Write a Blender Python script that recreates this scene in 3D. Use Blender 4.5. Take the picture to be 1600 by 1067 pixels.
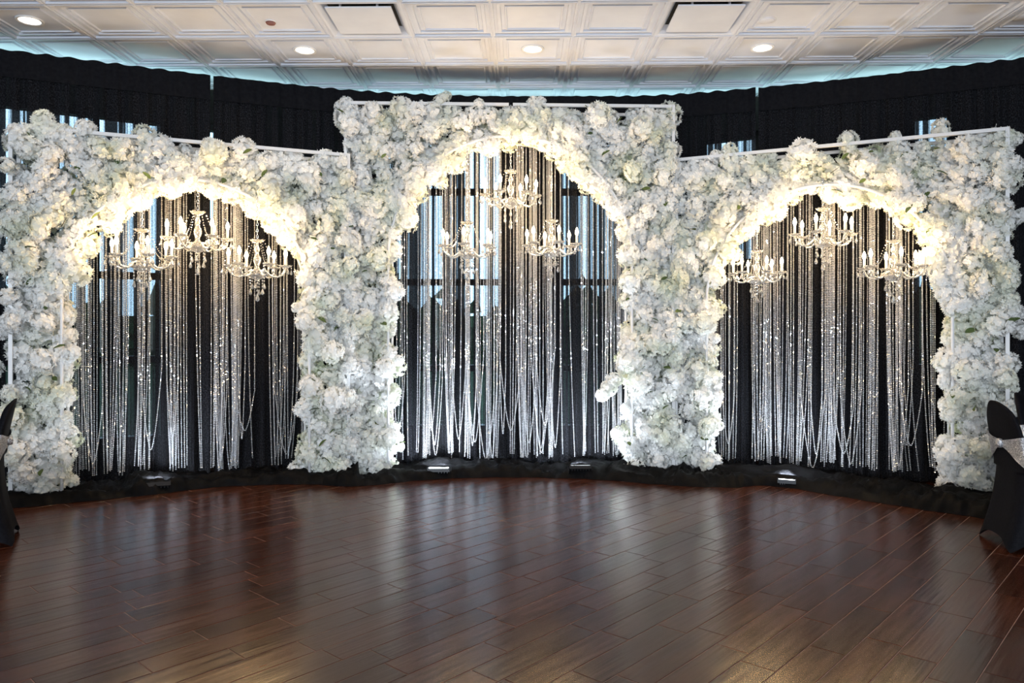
import bpy, math, random
import numpy as np
from mathutils import Vector, Matrix
PI = math.pi
random.seed(7)
rng = np.random.default_rng(11)
sc = bpy.context.scene
for o in list(bpy.data.objects):
    bpy.data.objects.remove(o)
COL = sc.collection

# ------------------------------------------------------------------ camera, world, lights, exposure
F, CX, HY, CAMZ = 1180.0, 800.0, 513.0, 1.28
cd = bpy.data.cameras.new('camera')
cd.sensor_width = 36.0
cd.lens = F / 1600.0 * 36.0
cd.shift_y = -(533.5 - HY) / 1600.0
cd.clip_end = 300
cam = bpy.data.objects.new('camera', cd)
cam.location = (0, 0, CAMZ)
cam.rotation_euler = (PI / 2, 0, 0)
COL.objects.link(cam)
sc.camera = cam

w = bpy.data.worlds.new('overcast_sky')
sc.world = w
w.use_nodes = True
wn = w.node_tree.nodes
wn['Background'].inputs['Color'].default_value = (0.56, 0.74, 1.0, 1)
wn['Background'].inputs['Strength'].default_value = 5.0

vs = sc.view_settings
vs.view_transform = 'Standard'
vs.look = 'None'
vs.gamma = 1.0
vs.use_curve_mapping = False
vs.exposure = 0.17

WARM = (1.0, 0.66, 0.31)
COOL = (0.80, 0.90, 1.0)
E_CHANDELIER = 17.5
E_FLOOD = 28.0
E_DOWN = 16.0
E_REAR_FILL = 250.0
E_SPILL = 3.2


def area(name, loc, direction, sx, sy, energy, color, spread=None):
    d = bpy.data.lights.new(name, 'AREA')
    d.shape = 'RECTANGLE'
    d.size, d.size_y = sx, sy
    d.energy = energy
    d.color = color
    if spread:
        d.spread = spread
    o = bpy.data.objects.new(name, d)
    o.location = loc
    o.rotation_euler = Vector(direction).to_track_quat('-Z', 'Y').to_euler()
    COL.objects.link(o)
    return o


# cool fill lights added behind the photographer, standing in for unbuilt windows
area('added_rear_fill', (-2.6, -4.8, 1.7), (0.1, 1, 0.0), 4.2, 2.0, E_REAR_FILL * .92, (0.80, 0.90, 1.0), 2.3)
area('added_rear_fill', (2.6, -4.8, 1.7), (-0.1, 1, 0.0), 4.2, 2.0, E_REAR_FILL * .66, (0.80, 0.90, 1.0), 2.3)
# downlights farther back in the hall's ceiling
for dx in (-3.5, -1.65, 0.15, 2.0, 3.7):
    for dy in (3.65, 1.2, -1.2):
        ld = bpy.data.lights.new('hall_downlight', 'SPOT')
        ld.energy = E_DOWN
        ld.color = (1.0, 0.86, 0.68)
        ld.spot_size = 1.75
        ld.spot_blend = 0.6
        ld.shadow_soft_size = 0.07
        lo = bpy.data.objects.new('hall_downlight', ld)
        lo.location = (dx, dy, 3.49)
        COL.objects.link(lo)

# ------------------------------------------------------------------ helpers


def P(px, py, d):
    return Vector(((px - CX) / F * d, d, CAMZ + (HY - py) / F * d))


class MB:
    def __init__(s):
        s.v, s.f = [], []

    def add(s, verts, faces, mat=None):
        n = len(s.v)
        for p in verts:
            p = Vector(p)
            s.v.append(tuple(mat @ p) if mat is not None else tuple(p))
        s.f += [tuple(i + n for i in f) for f in faces]
        return s

    def box(s, c, size, mat=None):
        x, y, z = c
        a, b, d = size[0] / 2, size[1] / 2, size[2] / 2
        vv = [(x + i * a, y + j * b, z + k * d) for i in (-1, 1) for j in (-1, 1) for k in (-1, 1)]
        ff = [(0, 1, 3, 2), (4, 6, 7, 5), (0, 4, 5, 1), (2, 3, 7, 6), (0, 2, 6, 4), (1, 5, 7, 3)]
        return s.add(vv, ff, mat)

    def lathe(s, prof, n=14, mat=None, scallop=None):
        vv, ff = [], []
        for k, (r, z) in enumerate(prof):
            for i in range(n):
                a = 2 * PI * i / n
                rr, zz = r, z
                if scallop and k in scallop:
                    am = scallop[k]
                    rr = r * (1 + am * math.cos(a * n / 2))
                    zz = z + am * 0.05 * math.cos(a * n / 2)
                vv.append((rr * math.cos(a), rr * math.sin(a), zz))
        for k in range(len(prof) - 1):
            for i in range(n):
                j = (i + 1) % n
                ff.append((k * n + i, k * n + j, (k + 1) * n + j, (k + 1) * n + i))
        if prof[0][0] > 1e-5:
            ff.append(tuple(range(n))[::-1])
        if prof[-1][0] > 1e-5:
            ff.append(tuple((len(prof) - 1) * n + i for i in range(n)))
        return s.add(vv, ff, mat)

    def tube(s, path, r, n=8, closed=False, mat=None):
        pts = [Vector(p) for p in path]
        m = len(pts)
        rs = r if isinstance(r, (list, tuple)) else [r] * m
        vv, ff = [], []
        up = None
        for i, p in enumerate(pts):
            if closed:
                t = pts[(i + 1) % m] - pts[i - 1]
            else:
                t = pts[min(i + 1, m - 1)] - pts[max(i - 1, 0)]
            t.normalize()
            if up is None:
                up = Vector((0, 0, 1)) if abs(t.z) < 0.9 else Vector((1, 0, 0))
            a = t.cross(up)
            if a.length < 1e-4:
                a = t.cross(Vector((0.3, 1, 0.2)))
            a.normalize()
            b = a.cross(t)
            up = b
            for k in range(n):
                an = 2 * PI * (k + 0.5) / n
                vv.append(p + (a * math.cos(an) + b * math.sin(an)) * rs[i])
        for i in range(m if closed else m - 1):
            i2 = (i + 1) % m
            for k in range(n):
                k2 = (k + 1) % n
                ff.append((i * n + k, i * n + k2, i2 * n + k2, i2 * n + k))
        if not closed:
            ff.append(tuple(range(n))[::-1])
            ff.append(tuple((m - 1) * n + k for k in range(n)))
        return s.add(vv, ff, mat)

    def mesh(s, name, mats, smooth=True):
        me = bpy.data.meshes.new(name)
        me.from_pydata(s.v, [], s.f)
        for m in (mats if isinstance(mats, (list, tuple)) else [mats]):
            me.materials.append(m)
        if smooth:
            me.polygons.foreach_set('use_smooth', [True] * len(me.polygons))
        me.update()
        return me

    def build(s, name, mat, parent=None, smooth=True, loc=None):
        return link(name, s.mesh(name, mat, smooth), parent, loc)


def link(name, me, parent=None, loc=None):
    o = bpy.data.objects.new(name, me)
    COL.objects.link(o)
    if parent is not None:
        o.parent = parent
    if loc is not None:
        o.location = loc
    return o


def np_mesh(name, verts, faces, mat, smooth=False):
    """verts (n,3); faces (m,k) of one size k"""
    verts = np.asarray(verts, dtype=np.float32)
    faces = np.asarray(faces, dtype=np.int32)
    me = bpy.data.meshes.new(name)
    k = faces.shape[1]
    me.vertices.add(len(verts))
    me.vertices.foreach_set('co', verts.ravel())
    me.loops.add(faces.size)
    me.loops.foreach_set('vertex_index', faces.ravel())
    me.polygons.add(len(faces))
    me.polygons.foreach_set('loop_start', np.arange(0, faces.size, k, dtype=np.int32))
    me.polygons.foreach_set('loop_total', np.full(len(faces), k, dtype=np.int32))
    me.polygons.foreach_set('use_smooth', np.full(len(faces), smooth))
    me.materials.append(mat)
    me.update(calc_edges=True)
    return me


def empty(name, loc, rz=0.0):
    o = bpy.data.objects.new(name, None)
    o.empty_display_size = 0.1
    o.location = loc
    o.rotation_euler = (0, 0, rz)
    COL.objects.link(o)
    return o


def tag(o, label=None, cat=None, group=None, kind=None):
    for k, v in (('label', label), ('category', cat), ('group', group), ('kind', kind)):
        if v:
            o[k] = v
    return o


KIDS = {}


def copy_tree(o, parent=None):
    c = o.copy()
    COL.objects.link(c)
    c.parent = parent
    for ch in o.children:
        copy_tree(ch, c)
    return c


# ------------------------------------------------------------------ materials


def mat(name, base=(0.5, 0.5, 0.5), rough=0.5, metal=0.0, **kw):
    m = bpy.data.materials.new(name)
    m.use_nodes = True
    b = m.node_tree.nodes['Principled BSDF']
    b.inputs['Base Color'].default_value = (*base, 1)
    b.inputs['Roughness'].default_value = rough
    b.inputs['Metallic'].default_value = metal
    for k, v in kw.items():
        b.inputs[k.replace('_', ' ')].default_value = v
    return m


def nodes(m):
    nt = m.node_tree
    return nt.nodes, nt.links, nt.nodes['Principled BSDF']


def ramp(n, a, b, ca, cb):
    r = n.new('ShaderNodeValToRGB')
    r.color_ramp.elements[0].position = a
    r.color_ramp.elements[1].position = b
    r.color_ramp.elements[0].color = (*ca, 1)
    r.color_ramp.elements[1].color = (*cb, 1)
    return r


def noise(n, scale, detail=3.0, rough=0.5):
    t = n.new('ShaderNodeTexNoise')
    t.inputs['Scale'].default_value = scale
    t.inputs['Detail'].default_value = detail
    t.inputs['Roughness'].default_value = rough
    return t


# white silk petals: cream and pale green tints patchily, light shines through
def petal_material(name, ca, cb_):
    m = mat(name, ca, 0.7)
    n, l, b = nodes(m)
    geo = n.new('ShaderNodeNewGeometry')
    t = noise(n, 3.2, 4)
    l.new(geo.outputs['Position'], t.inputs['Vector'])
    r = ramp(n, 0.46, 0.72, ca, cb_)
    l.new(t.outputs['Fac'], r.inputs['Fac'])
    l.new(r.outputs['Color'], b.inputs['Base Color'])
    tr = n.new('ShaderNodeBsdfTranslucent')
    l.new(r.outputs['Color'], tr.inputs['Color'])
    mx = n.new('ShaderNodeMixShader')
    mx.inputs[0].default_value = 0.38
    out = n['Material Output']
    l.new(b.outputs[0], mx.inputs[1])
    l.new(tr.outputs[0], mx.inputs[2])
    l.new(mx.outputs[0], out.inputs['Surface'])
    b.inputs['Specular IOR Level'].default_value = 0.15
    return m


def drape_material(name, tmax, header=False):
    m = mat(name, (0.012, 0.012, 0.015), 0.75, Specular_IOR_Level=0.03)
    n, l, b = nodes(m)
    b.inputs['Sheen Weight'].default_value = 0.04
    b.inputs['Sheen Roughness'].default_value = 0.4
    uv = n.new('ShaderNodeUVMap')
    mp = n.new('ShaderNodeMapping')
    mp.inputs['Scale'].default_value = (22.0, 0.08, 1)
    l.new(uv.outputs[0], mp.inputs['Vector'])
    t = noise(n, 1.0, 3, 0.6)
    l.new(mp.outputs[0], t.inputs['Vector'])
    # weave speckle
    mp2 = n.new('ShaderNodeMapping')
    mp2.inputs['Scale'].default_value = (130.0, 70.0, 1)
    l.new(uv.outputs[0], mp2.inputs['Vector'])
    t2 = noise(n, 1.0, 2, 0.6)
    l.new(mp2.outputs[0], t2.inputs['Vector'])
    rc = ramp(n, 0.42, 0.7, (0.004, 0.004, 0.005), (0.026, 0.027, 0.032))
    l.new(t2.outputs['Fac'], rc.inputs['Fac'])
    l.new(rc.outputs[0], b.inputs['Base Color'])
    r = ramp(n, 0.50, 0.635, (0.004, 0.006, 0.006), (tmax, tmax, tmax))
    l.new(t.outputs['Fac'], r.inputs['Fac'])
    r2 = ramp(n, 0.35, 0.65, (0.6, 0.6, 0.6), (1, 1, 1))
    l.new(t2.outputs['Fac'], r2.inputs['Fac'])
    mm = n.new('ShaderNodeMath')
    mm.operation = 'MULTIPLY'
    l.new(r.outputs[0], mm.inputs[0])
    l.new(r2.outputs[0], mm.inputs[1])
    tr = n.new('ShaderNodeBsdfTransparent')
    mx = n.new('ShaderNodeMixShader')
    l.new(mm.outputs[0], mx.inputs[0])
    l.new(b.outputs[0], mx.inputs[1])
    l.new(tr.outputs[0], mx.inputs[2])
    l.new(mx.outputs[0], n['Material Output'].inputs['Surface'])
    return m


def plank_material():
    m = mat('hand_scraped_dark_wood', (0.06, 0.02, 0.01), 0.26)
    n, l, b = nodes(m)
    b.inputs['Specular IOR Level'].default_value = 0.34
    tc = n.new('ShaderNodeTexCoord')
    oi = n.new('ShaderNodeObjectInfo')
    ad = n.new('ShaderNodeVectorMath')
    ad.operation = 'ADD'
    sc_ = n.new('ShaderNodeVectorMath')
    sc_.operation = 'SCALE'
    cb = n.new('ShaderNodeCombineXYZ')
    for k in range(3):
        l.new(oi.outputs['Random'], cb.inputs[k])
    l.new(cb.outputs[0], sc_.inputs[0])
    sc_.inputs['Scale'].default_value = 37.0
    l.new(tc.outputs['Object'], ad.inputs[0])
    l.new(sc_.outputs[0], ad.inputs[1])
    mp = n.new('ShaderNodeMapping')
    mp.inputs['Scale'].default_value = (2.0, 26.0, 1.0)
    l.new(ad.outputs[0], mp.inputs['Vector'])
    g = noise(n, 1.6, 6, 0.6)
    l.new(mp.outputs[0], g.inputs['Vector'])
    r = ramp(n, 0.3, 0.75, (0.022, 0.0058, 0.0028), (0.076, 0.0220, 0.0105))
    l.new(g.outputs['Fac'], r.inputs['Fac'])
    hs = n.new('ShaderNodeHueSaturation')
    mr = n.new('ShaderNodeMapRange')
    mr.inputs['To Min'].default_value = 0.7
    mr.inputs['To Max'].default_value = 1.35
    l.new(oi.outputs['Random'], mr.inputs['Value'])
    l.new(mr.outputs[0], hs.inputs['Value'])
    l.new(r.outputs[0], hs.inputs['Color'])
    l.new(hs.outputs[0], b.inputs['Base Color'])
    # scraped ripples along the board
    mp2 = n.new('ShaderNodeMapping')
    mp2.inputs['Scale'].default_value = (1.6, 30.0, 1.0)
    l.new(ad.outputs[0], mp2.inputs['Vector'])
    g2 = noise(n, 1.0, 2, 0.5)
    l.new(mp2.outputs[0], g2.inputs['Vector'])
    bp = n.new('ShaderNodeBump')
    bp.inputs['Strength'].default_value = 0.2
    bp.inputs['Distance'].default_value = 0.006
    l.new(g2.outputs['Fac'], bp.inputs['Height'])
    l.new(bp.outputs[0], b.inputs['Normal'])
    rr = ramp(n, 0.3, 0.7, (0.18, 0.18, 0.18), (0.26, 0.26, 0.26))
    l.new(g.outputs['Fac'], rr.inputs['Fac'])
    l.new(rr.outputs[0], b.inputs['Roughness'])
    return m


def ceiling_material():
    m = mat('white_painted_ceiling_tile', (0.74, 0.74, 0.755), 0.45)
    n, l, b = nodes(m)
    geo = n.new('ShaderNodeNewGeometry')
    t = noise(n, 5.0, 4)
    l.new(geo.outputs['Position'], t.inputs['Vector'])
    r = ramp(n, 0.3, 0.7, (0.56, 0.59, 0.67), (0.62, 0.65, 0.725))
    l.new(t.outputs['Fac'], r.inputs['Fac'])
    l.new(r.outputs[0], b.inputs['Base Color'])
    return m


def sequin_material():
    m = mat('silver_sequin_fabric', (0.75, 0.75, 0.77), 0.28, 0.75)
    n, l, b = nodes(m)
    tc = n.new('ShaderNodeTexCoord')
    v = n.new('ShaderNodeTexVoronoi')
    v.inputs['Scale'].default_value = 160
    l.new(tc.outputs['Object'], v.inputs['Vector'])
    bp = n.new('ShaderNodeBump')
    bp.inputs['Strength'].default_value = 0.9
    bp.inputs['Distance'].default_value = 0.004
    l.new(v.outputs['Distance'], bp.inputs['Height'])
    l.new(bp.outputs[0], b.inputs['Normal'])
    r = ramp(n, 0.2, 0.9, (0.45, 0.45, 0.48), (0.95, 0.95, 0.97))
    l.new(v.outputs['Color'], r.inputs['Fac'])
    l.new(r.outputs[0], b.inputs['Base Color'])
    return m


def cloth_material(name, a, c, rough=0.6, scale=60, bump=0.3, spec=0.06):
    m = mat(name, a, rough, Specular_IOR_Level=spec)
    n, l, b = nodes(m)
    tc = n.new('ShaderNodeTexCoord')
    t = noise(n, scale, 4)
    l.new(tc.outputs['Object'], t.inputs['Vector'])
    r = ramp(n, 0.3, 0.75, a, c)
    l.new(t.outputs['Fac'], r.inputs['Fac'])
    l.new(r.outputs[0], b.inputs['Base Color'])
    bp = n.new('ShaderNodeBump')
    bp.inputs['Strength'].default_value = bump
    bp.inputs['Distance'].default_value = 0.01
    l.new(t.outputs['Fac'], bp.inputs['Height'])
    l.new(bp.outputs[0], b.inputs['Normal'])
    return m


def emit(name, color, strength):
    m = mat(name, color, 0.4)
    b = m.node_tree.nodes['Principled BSDF']
    b.inputs['Emission Color'].default_value = (*color, 1)
    b.inputs['Emission Strength'].default_value = strength
    return m


M = dict(
    petal=petal_material('white_silk_petals', (0.95, 0.95, 0.94), (0.82, 0.84, 0.72)),
    inner=petal_material('greenish_shaded_inner_petals', (0.80, 0.81, 0.72), (0.58, 0.63, 0.42)),  # inner heads greener, with the shade of the crevices darkened into the colour
    leaf=cloth_material('green_silk_leaf', (0.05, 0.08, 0.025), (0.15, 0.20, 0.08), 0.55, 30),
    twig=mat('brown_twig', (0.05, 0.045, 0.02), 0.8),
    tube=mat('white_painted_metal', (0.72, 0.72, 0.73), 0.35),
    plank=plank_material(),
    joint=cloth_material('dust_glint_floor_joint', (0.22, 0.15, 0.125), (0.34, 0.26, 0.225), 0.8, 20),  # pale joints: dust, plus the bevels' bright reflections painted into the colour
    ceil=ceiling_material(),
    dark=mat('black_duct_shade', (0.01, 0.01, 0.01), 0.9),
    crystal=mat('cut_crystal', (0.96, 0.95, 0.93), 0.03, 0.0, Transmission_Weight=0.88, IOR=1.5),
    bead=mat('mirrored_acrylic_bead', (0.70, 0.71, 0.74), 0.10, 0.6),
    bulb=emit('warm_lit_bulb', (1.0, 0.78, 0.48), 30.0),
    candle=mat('cream_candle_sleeve', (0.85, 0.82, 0.74), 0.4),
    chrome=mat('polished_chrome', (0.8, 0.8, 0.82), 0.12, 1.0),
    lamp=emit('lit_downlight_lens', (1.0, 0.94, 0.85), 3.0),
    flood=emit('lit_led_lens', (0.90, 0.95, 1.0), 12.0),
    blackmetal=mat('black_metal', (0.02, 0.02, 0.022), 0.4, 0.6),
    puddle=cloth_material('black_crumpled_fabric', (0.002, 0.002, 0.0023), (0.006, 0.006, 0.0068), 0.5, 14, 0.6, 0.05),
    spandex=cloth_material('black_spandex', (0.004, 0.004, 0.0055), (0.009, 0.009, 0.012), 0.6, 90, 0.06),
    sequin=sequin_material(),
    wall=cloth_material('unlit_dark_wall', (0.03, 0.028, 0.026), (0.045, 0.042, 0.04), 0.8, 4, 0.05),  # the wall's unlit darkness is put into its colour
    hallwall=cloth_material('warm_grey_hall_paint', (0.30, 0.28, 0.27), (0.36, 0.34, 0.32), 0.8, 4, 0.05),
    winframe=mat('dark_bronze_window_frame', (0.012, 0.011, 0.010), 0.45, 0.3),
    ground=cloth_material('dark_lawn', (0.010, 0.020, 0.010), (0.03, 0.05, 0.025), 0.9, 3),
    hedge=cloth_material('dark_hedge', (0.012, 0.022, 0.012), (0.035, 0.055, 0.025), 0.9, 6),
    red=mat('dull_red_plastic', (0.18, 0.07, 0.06), 0.5),
    header=cloth_material('dense_black_drape_header', (0.006, 0.006, 0.008), (0.012, 0.012, 0.014), 0.8, 40, 0.1),
)
mg = bpy.data.materials.new('clear_window_glass')
mg.use_nodes = True
_n, _l = mg.node_tree.nodes, mg.node_tree.links
_n.remove(_n['Principled BSDF'])
_a = _n.new('ShaderNodeBsdfTransparent')
_a.inputs[0].default_value = (0.86, 0.95, 0.95, 1)
_b = _n.new('ShaderNodeBsdfGlossy')
_b.inputs['Roughness'].default_value = 0.02
_x = _n.new('ShaderNodeMixShader')
_x.inputs[0].default_value = 0.06
_l.new(_a.outputs[0], _x.inputs[1])
_l.new(_b.outputs[0], _x.inputs[2])
_l.new(_x.outputs[0], _n['Material Output'].inputs['Surface'])
M['glass'] = mg

# ------------------------------------------------------------------ floor: subfloor with separate planks
fl = MB()
fl.box((0, 1.2, -0.0265), (13.0, 13.4, 0.05))
floor = fl.build('floor', M['joint'], smooth=False)
tag(floor, kind='structure')

TH = math.radians(47.5)
PW, PL, GAP = 0.142, 0.600, 0.0032
eu = Vector((math.cos(TH), math.sin(TH), 0))
ev = Vector((-math.sin(TH), math.cos(TH), 0))
org = Vector((1.31, 3.17, 0))


def plank_mesh():
    b = MB()
    a, c, h, bev = (PL - GAP) / 2, (PW - GAP) / 2, 0.006, 0.0012
    vv = [(-a, -c, -0.005), (a, -c, -0.005), (a, c, -0.005), (-a, c, -0.005),
          (-a, -c, 0 - bev), (a, -c, -bev), (a, c, -bev), (-a, c, -bev),
          (-a + bev, -c + bev, 0), (a - bev, -c + bev, 0), (a - bev, c - bev, 0), (-a + bev, c - bev, 0)]
    ff = [(8, 9, 10, 11)]
    for k in range(4):
        j = (k + 1) % 4
        ff += [(k, j, 4 + j, 4 + k), (4 + k, 4 + j, 8 + j, 8 + k)]
    b.add(vv, ff)
    return b


pm = plank_mesh().mesh('plank', M['plank'], smooth=False)
cands = []
for iv in range(-70, 75):
    off = random.choice((0.0, 0.2, 0.33, 0.5, 0.62, 0.8)) * PL + random.uniform(-.05, .05)
    for iu in range(-22, 24):
        c = org + eu * (iu * PL + off) + ev * ((iv + 0.5) * PW)
        if abs(c.x) < 6.3 and -5.0 < c.y < 7.6:
            d = c.y
            vis = d > 2.4 and abs(c.x) < 0.70 * d + 0.35 and d < 6.75
            cands.append((0 if vis else 1, -1.0 / max(d, .1) ** 3 if vis else 0, c))
cands.sort(key=lambda t: (t[0], t[1]))
tilt = lambda: random.uniform(-0.0012, 0.0012)
for i, (_, _, c) in enumerate(cands):
    if i < 300:
        o = link('plank', pm, floor, c)
        o.rotation_euler = (tilt(), tilt(), TH)
vv = np.array([tuple(v.co) for v in pm.vertices])
ff = np.array([tuple(p.vertices) for p in pm.polygons])
R2 = np.array([[math.cos(TH), -math.sin(TH), 0], [math.sin(TH), math.cos(TH), 0], [0, 0, 1]])
pv = vv @ R2.T
cs = np.array([tuple(c) for _, _, c in cands[300:]])
V = (pv[None] + cs[:, None]).reshape(-1, 3)
FF = (ff[None] + (np.arange(len(cs)) * len(vv))[:, None, None]).reshape(-1, 4)
# keep the grain running along the boards: rotate the object instead of its vertices
Vl = V @ R2
o = link('plank_field', np_mesh('plank_field', Vl, FF, M['plank']), floor)
o.rotation_euler = (0, 0, TH)
tag(o, kind='stuff')

# ------------------------------------------------------------------ ceiling
CZ = CAMZ + 2.24
TS, CA = 0.615, -0.0137
cs_ = MB()
cs_.box((0, 1.2, CZ + 0.09), (13.0, 13.4, 0.06))
# the plain field of ceiling that lies behind the photographer's head, outside the tiled rows built below
cs_.box((0, -1.0, CZ + 0.03), (13.0, 9.0, 0.06))
ceiling = cs_.build('ceiling', M['ceil'], smooth=False)
tag(ceiling, kind='structure')
cvx, cvy = math.cos(CA), math.sin(CA)


def cell(col, row):
    u, v = (col + 0.5) * TS, (row + 0.5) * TS
    return Vector((-0.145 + u * cvx - v * cvy, 5.79 + u * cvy + v * cvx, CZ))


RINGS = [(.3070, .0), (.3000, .0), (.2980, -.006), (.2900, -.006), (.2870, .012), (.2660, .012), (.2630, .004), (.2400, .004),
         (.2350, .020), (.2100, .020), (.2060, .006), (.1980, .006), (.1930, .016)]


def tile_mesh(hole=0.0):
    b = MB()
    vv, ff = [], []
    for r, z in RINGS:
        vv += [(-r, -r, z), (r, -r, z), (r, r, z), (-r, r, z)]
    for k in range(len(RINGS) - 1):
        for i in range(4):
            j = (i + 1) % 4
            ff.append((k * 4 + i, (k + 1) * 4 + i, (k + 1) * 4 + j, k * 4 + j))
    r, z = RINGS[-1]
    n = 4 * (len(RINGS) - 1)
    if not hole:
        ff.append((n, n + 3, n + 2, n + 1))
    else:
        m = 32
        base = len(vv)
        sq, ci = [], []
        for i in range(m):
            a = 2 * PI * i / m
            x, y = math.cos(a), math.sin(a)
            s = r / max(abs(x), abs(y))
            sq.append((x * s, y * s, z))
            ci.append((x * hole, y * hole, z))
        vv += sq + ci
        for i in range(m):
            j = (i + 1) % m
            ff.append((base + i, base + m + i, base + m + j, base + j))
    b.add(vv, ff)
    return b


tm = tile_mesh().mesh('ceiling_tile', M['ceil'], smooth=False)
tmh = tile_mesh(0.075).mesh('ceiling_tile_cut', M['ceil'], smooth=False)
LIGHTS = {(0, 0): 'above the middle flower arch', (-3, 0): 'above the gap between left and middle arches',
          (3, 0): 'above the gap between middle and right arches', (-6, -1): 'in the far left corner of the ceiling'}
VENTS = {(-2, -1): 'left of the ceiling centre', (2, -1): 'right of the ceiling centre'}
for col in range(-9, 9):
    for row in range(-3, 3):
        if (col, row) in VENTS:
            continue
        o = link('ceiling_tile', tmh if (col, row) in LIGHTS else tm, ceiling, cell(col, row))
        o.rotation_euler = (0, 0, CA)


def make_downlight(loc, where):
    t = empty('ceiling_light', loc, CA)
    tag(t, 'round white recessed downlight ' + where, 'light', 'recessed downlights in the tiled ceiling')
    MB().lathe([(.074, .018), (.074, .008), (.092, .006), (.094, .012), (.094, .0165)], 28).build('trim_ring', M['tube'], t)
    MB().lathe([(.074, .016), (.066, .07)], 28).build('reflector', M['chrome'], t)
    MB().lathe([(.0735, .0125), (.05, .008), (.0, .006)], 20).build('lamp_lens', M['lamp'], t)
    ld = bpy.data.lights.new('downlight_beam', 'SPOT')
    ld.energy, ld.color = E_DOWN, (1.0, 0.88, 0.72)
    ld.spot_size, ld.spot_blend, ld.shadow_soft_size = 1.75, 0.6, 0.05
    lo = bpy.data.objects.new('downlight_beam', ld)
    lo.location = (0, 0, 0.004)
    lo.parent = t
    COL.objects.link(lo)


for (c_, r_), where in LIGHTS.items():
    make_downlight(cell(c_, r_), where)


def make_vent(loc, where):
    t = empty('ceiling_vent', loc, CA)
    tag(t, 'square white ceiling air vent with a flat drop plate, ' + where, 'vent', 'square ceiling air vents')
    fr = MB()
    prof = [(.3070, .0), (.296, -.004), (.282, .0), (.262, .02), (.246, .045), (.24, .055)]
    vv, ff = [], []
    for r, z in prof:
        vv += [(-r, -r, z), (r, -r, z), (r, r, z), (-r, r, z)]
    for k in range(len(prof) - 1):
        for i in range(4):
            j = (i + 1) % 4
            ff.append((k * 4 + i, (k + 1) * 4 + i, (k + 1) * 4 + j, k * 4 + j))
    fr.add(vv, ff)
    fr.build('flared_frame', M['ceil'], t, smooth=False)
    MB().box((0, 0, .0545), (.47, .47, .003)).build('duct_shade_sheet', M['dark'], t, smooth=False)  # flat black sheet painted as the unlit depth of the duct
    pb = MB()
    r = .232
    vv = [(-r, -r, -.006), (r, -r, -.006), (r, r, -.006), (-r, r, -.006), (-r, -r, .004), (r, -r, .004), (r, r, .004), (-r, r, .004)]
    pb.add(vv, [(0, 3, 2, 1), (4, 5, 6, 7), (0, 1, 5, 4), (1, 2, 6, 5), (2, 3, 7, 6), (3, 0, 4, 7)])
    pb.build('drop_plate', M['ceil'], t, smooth=False)
    for sx in (-.13, .13):
        for sy in (-.2, .2):
            MB().box((sx, sy, .03), (.012, .03, .05)).build('hanger', M['ceil'], t, smooth=False)


for (c_, r_), where in VENTS.items():
    make_vent(cell(c_, r_), where)

o = empty('smoke_detector', Vector((-1.774, 5.553, CZ + .016)))
tag(o, 'small dull red round detector on a ceiling tile near the left vent', 'detector')
MB().lathe([(.036, 0), (.036, -.012), (.03, -.02), (.012, -.024), (0, -.024)], 20).build('housing', M['red'], o)
MB().lathe([(.042, .0), (.042, -.006), (.036, -.008)], 20).build('base_ring', M['tube'], o)
for (x_, y_, wh) in ((1.865, 5.53, 'beside the right ceiling vent'), (3.70, 5.47, 'at the right edge of the ceiling')):
    o = empty('cover_plate', Vector((x_, y_, CZ + .016)))
    tag(o, 'flat round white cover plate on a ceiling tile ' + wh, 'plate', 'round ceiling cover plates')
    MB().lathe([(.058, 0), (.058, -.004), (.052, -.008), (0, -.008)], 28).build('disc', M['ceil'], o)
    MB().lathe([(.066, 0.0), (.066, -.003), (.058, -.003)], 28).build('rim', M['tube'], o)

# ------------------------------------------------------------------ walls and windows behind the drapes


def catmull(pts, step):
    pts = [np.array(p, float) for p in pts]
    out = []
    for i in range(len(pts) - 1):
        p0 = pts[max(i - 1, 0)]
        p1, p2 = pts[i], pts[i + 1]
        p3 = pts[min(i + 2, len(pts) - 1)]
        for t in np.linspace(0, 1, 40, endpoint=False):
            out.append(.5 * ((2 * p1) + (-p0 + p2) * t + (2 * p0 - 5 * p1 + 4 * p2 - p3) * t * t + (-p0 + 3 * p1 - 3 * p2 + p3) * t ** 3))
    out.append(pts[-1])
    out = np.array(out)
    L = np.concatenate([[0], np.cumsum(np.linalg.norm(np.diff(out, axis=0), axis=1))])
    n = int(L[-1] / step)
    s = np.linspace(0, L[-1], n)
    return s, np.stack([np.interp(s, L, out[:, k]) for k in range(out.shape[1])], 1)


def wall_segment(name, A, B, holes, mat_):
    """A wall from A to B (plan points) with rectangular openings (u0,u1,z0,z1) measured along it."""
    A, B = Vector((*A, 0)), Vector((*B, 0))
    L = (B - A).length
    e = (B - A) / L
    nrm = Vector((-e.y, e.x, 0))
    us = sorted({0, L, *[h[0] for h in holes], *[h[1] for h in holes]})
    H = CZ + .05
    b = MB()
    mt = Matrix.Translation(A) @ Matrix(((e.x, nrm.x, 0, 0), (e.y, nrm.y, 0, 0), (0, 0, 1, 0), (0, 0, 0, 1)))
    for u0, u1 in zip(us[:-1], us[1:]):
        hh = [h for h in holes if h[0] <= u0 + 1e-6 and h[1] >= u1 - 1e-6]
        if hh:
            z0, z1 = hh[0][2], hh[0][3]
            if z0 > 0.01:
                b.box(((u0 + u1) / 2, .06, z0 / 2), (u1 - u0, .12, z0), mt)
            b.box(((u0 + u1) / 2, .06, (z1 + H) / 2), (u1 - u0, .12, H - z1), mt)
        else:
            b.box(((u0 + u1) / 2, .06, H / 2), (u1 - u0, .12, H), mt)
    o = b.build(name, mat_, smooth=False)
    tag(o, kind='structure')
    return mt, L


WN = [0]


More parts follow.
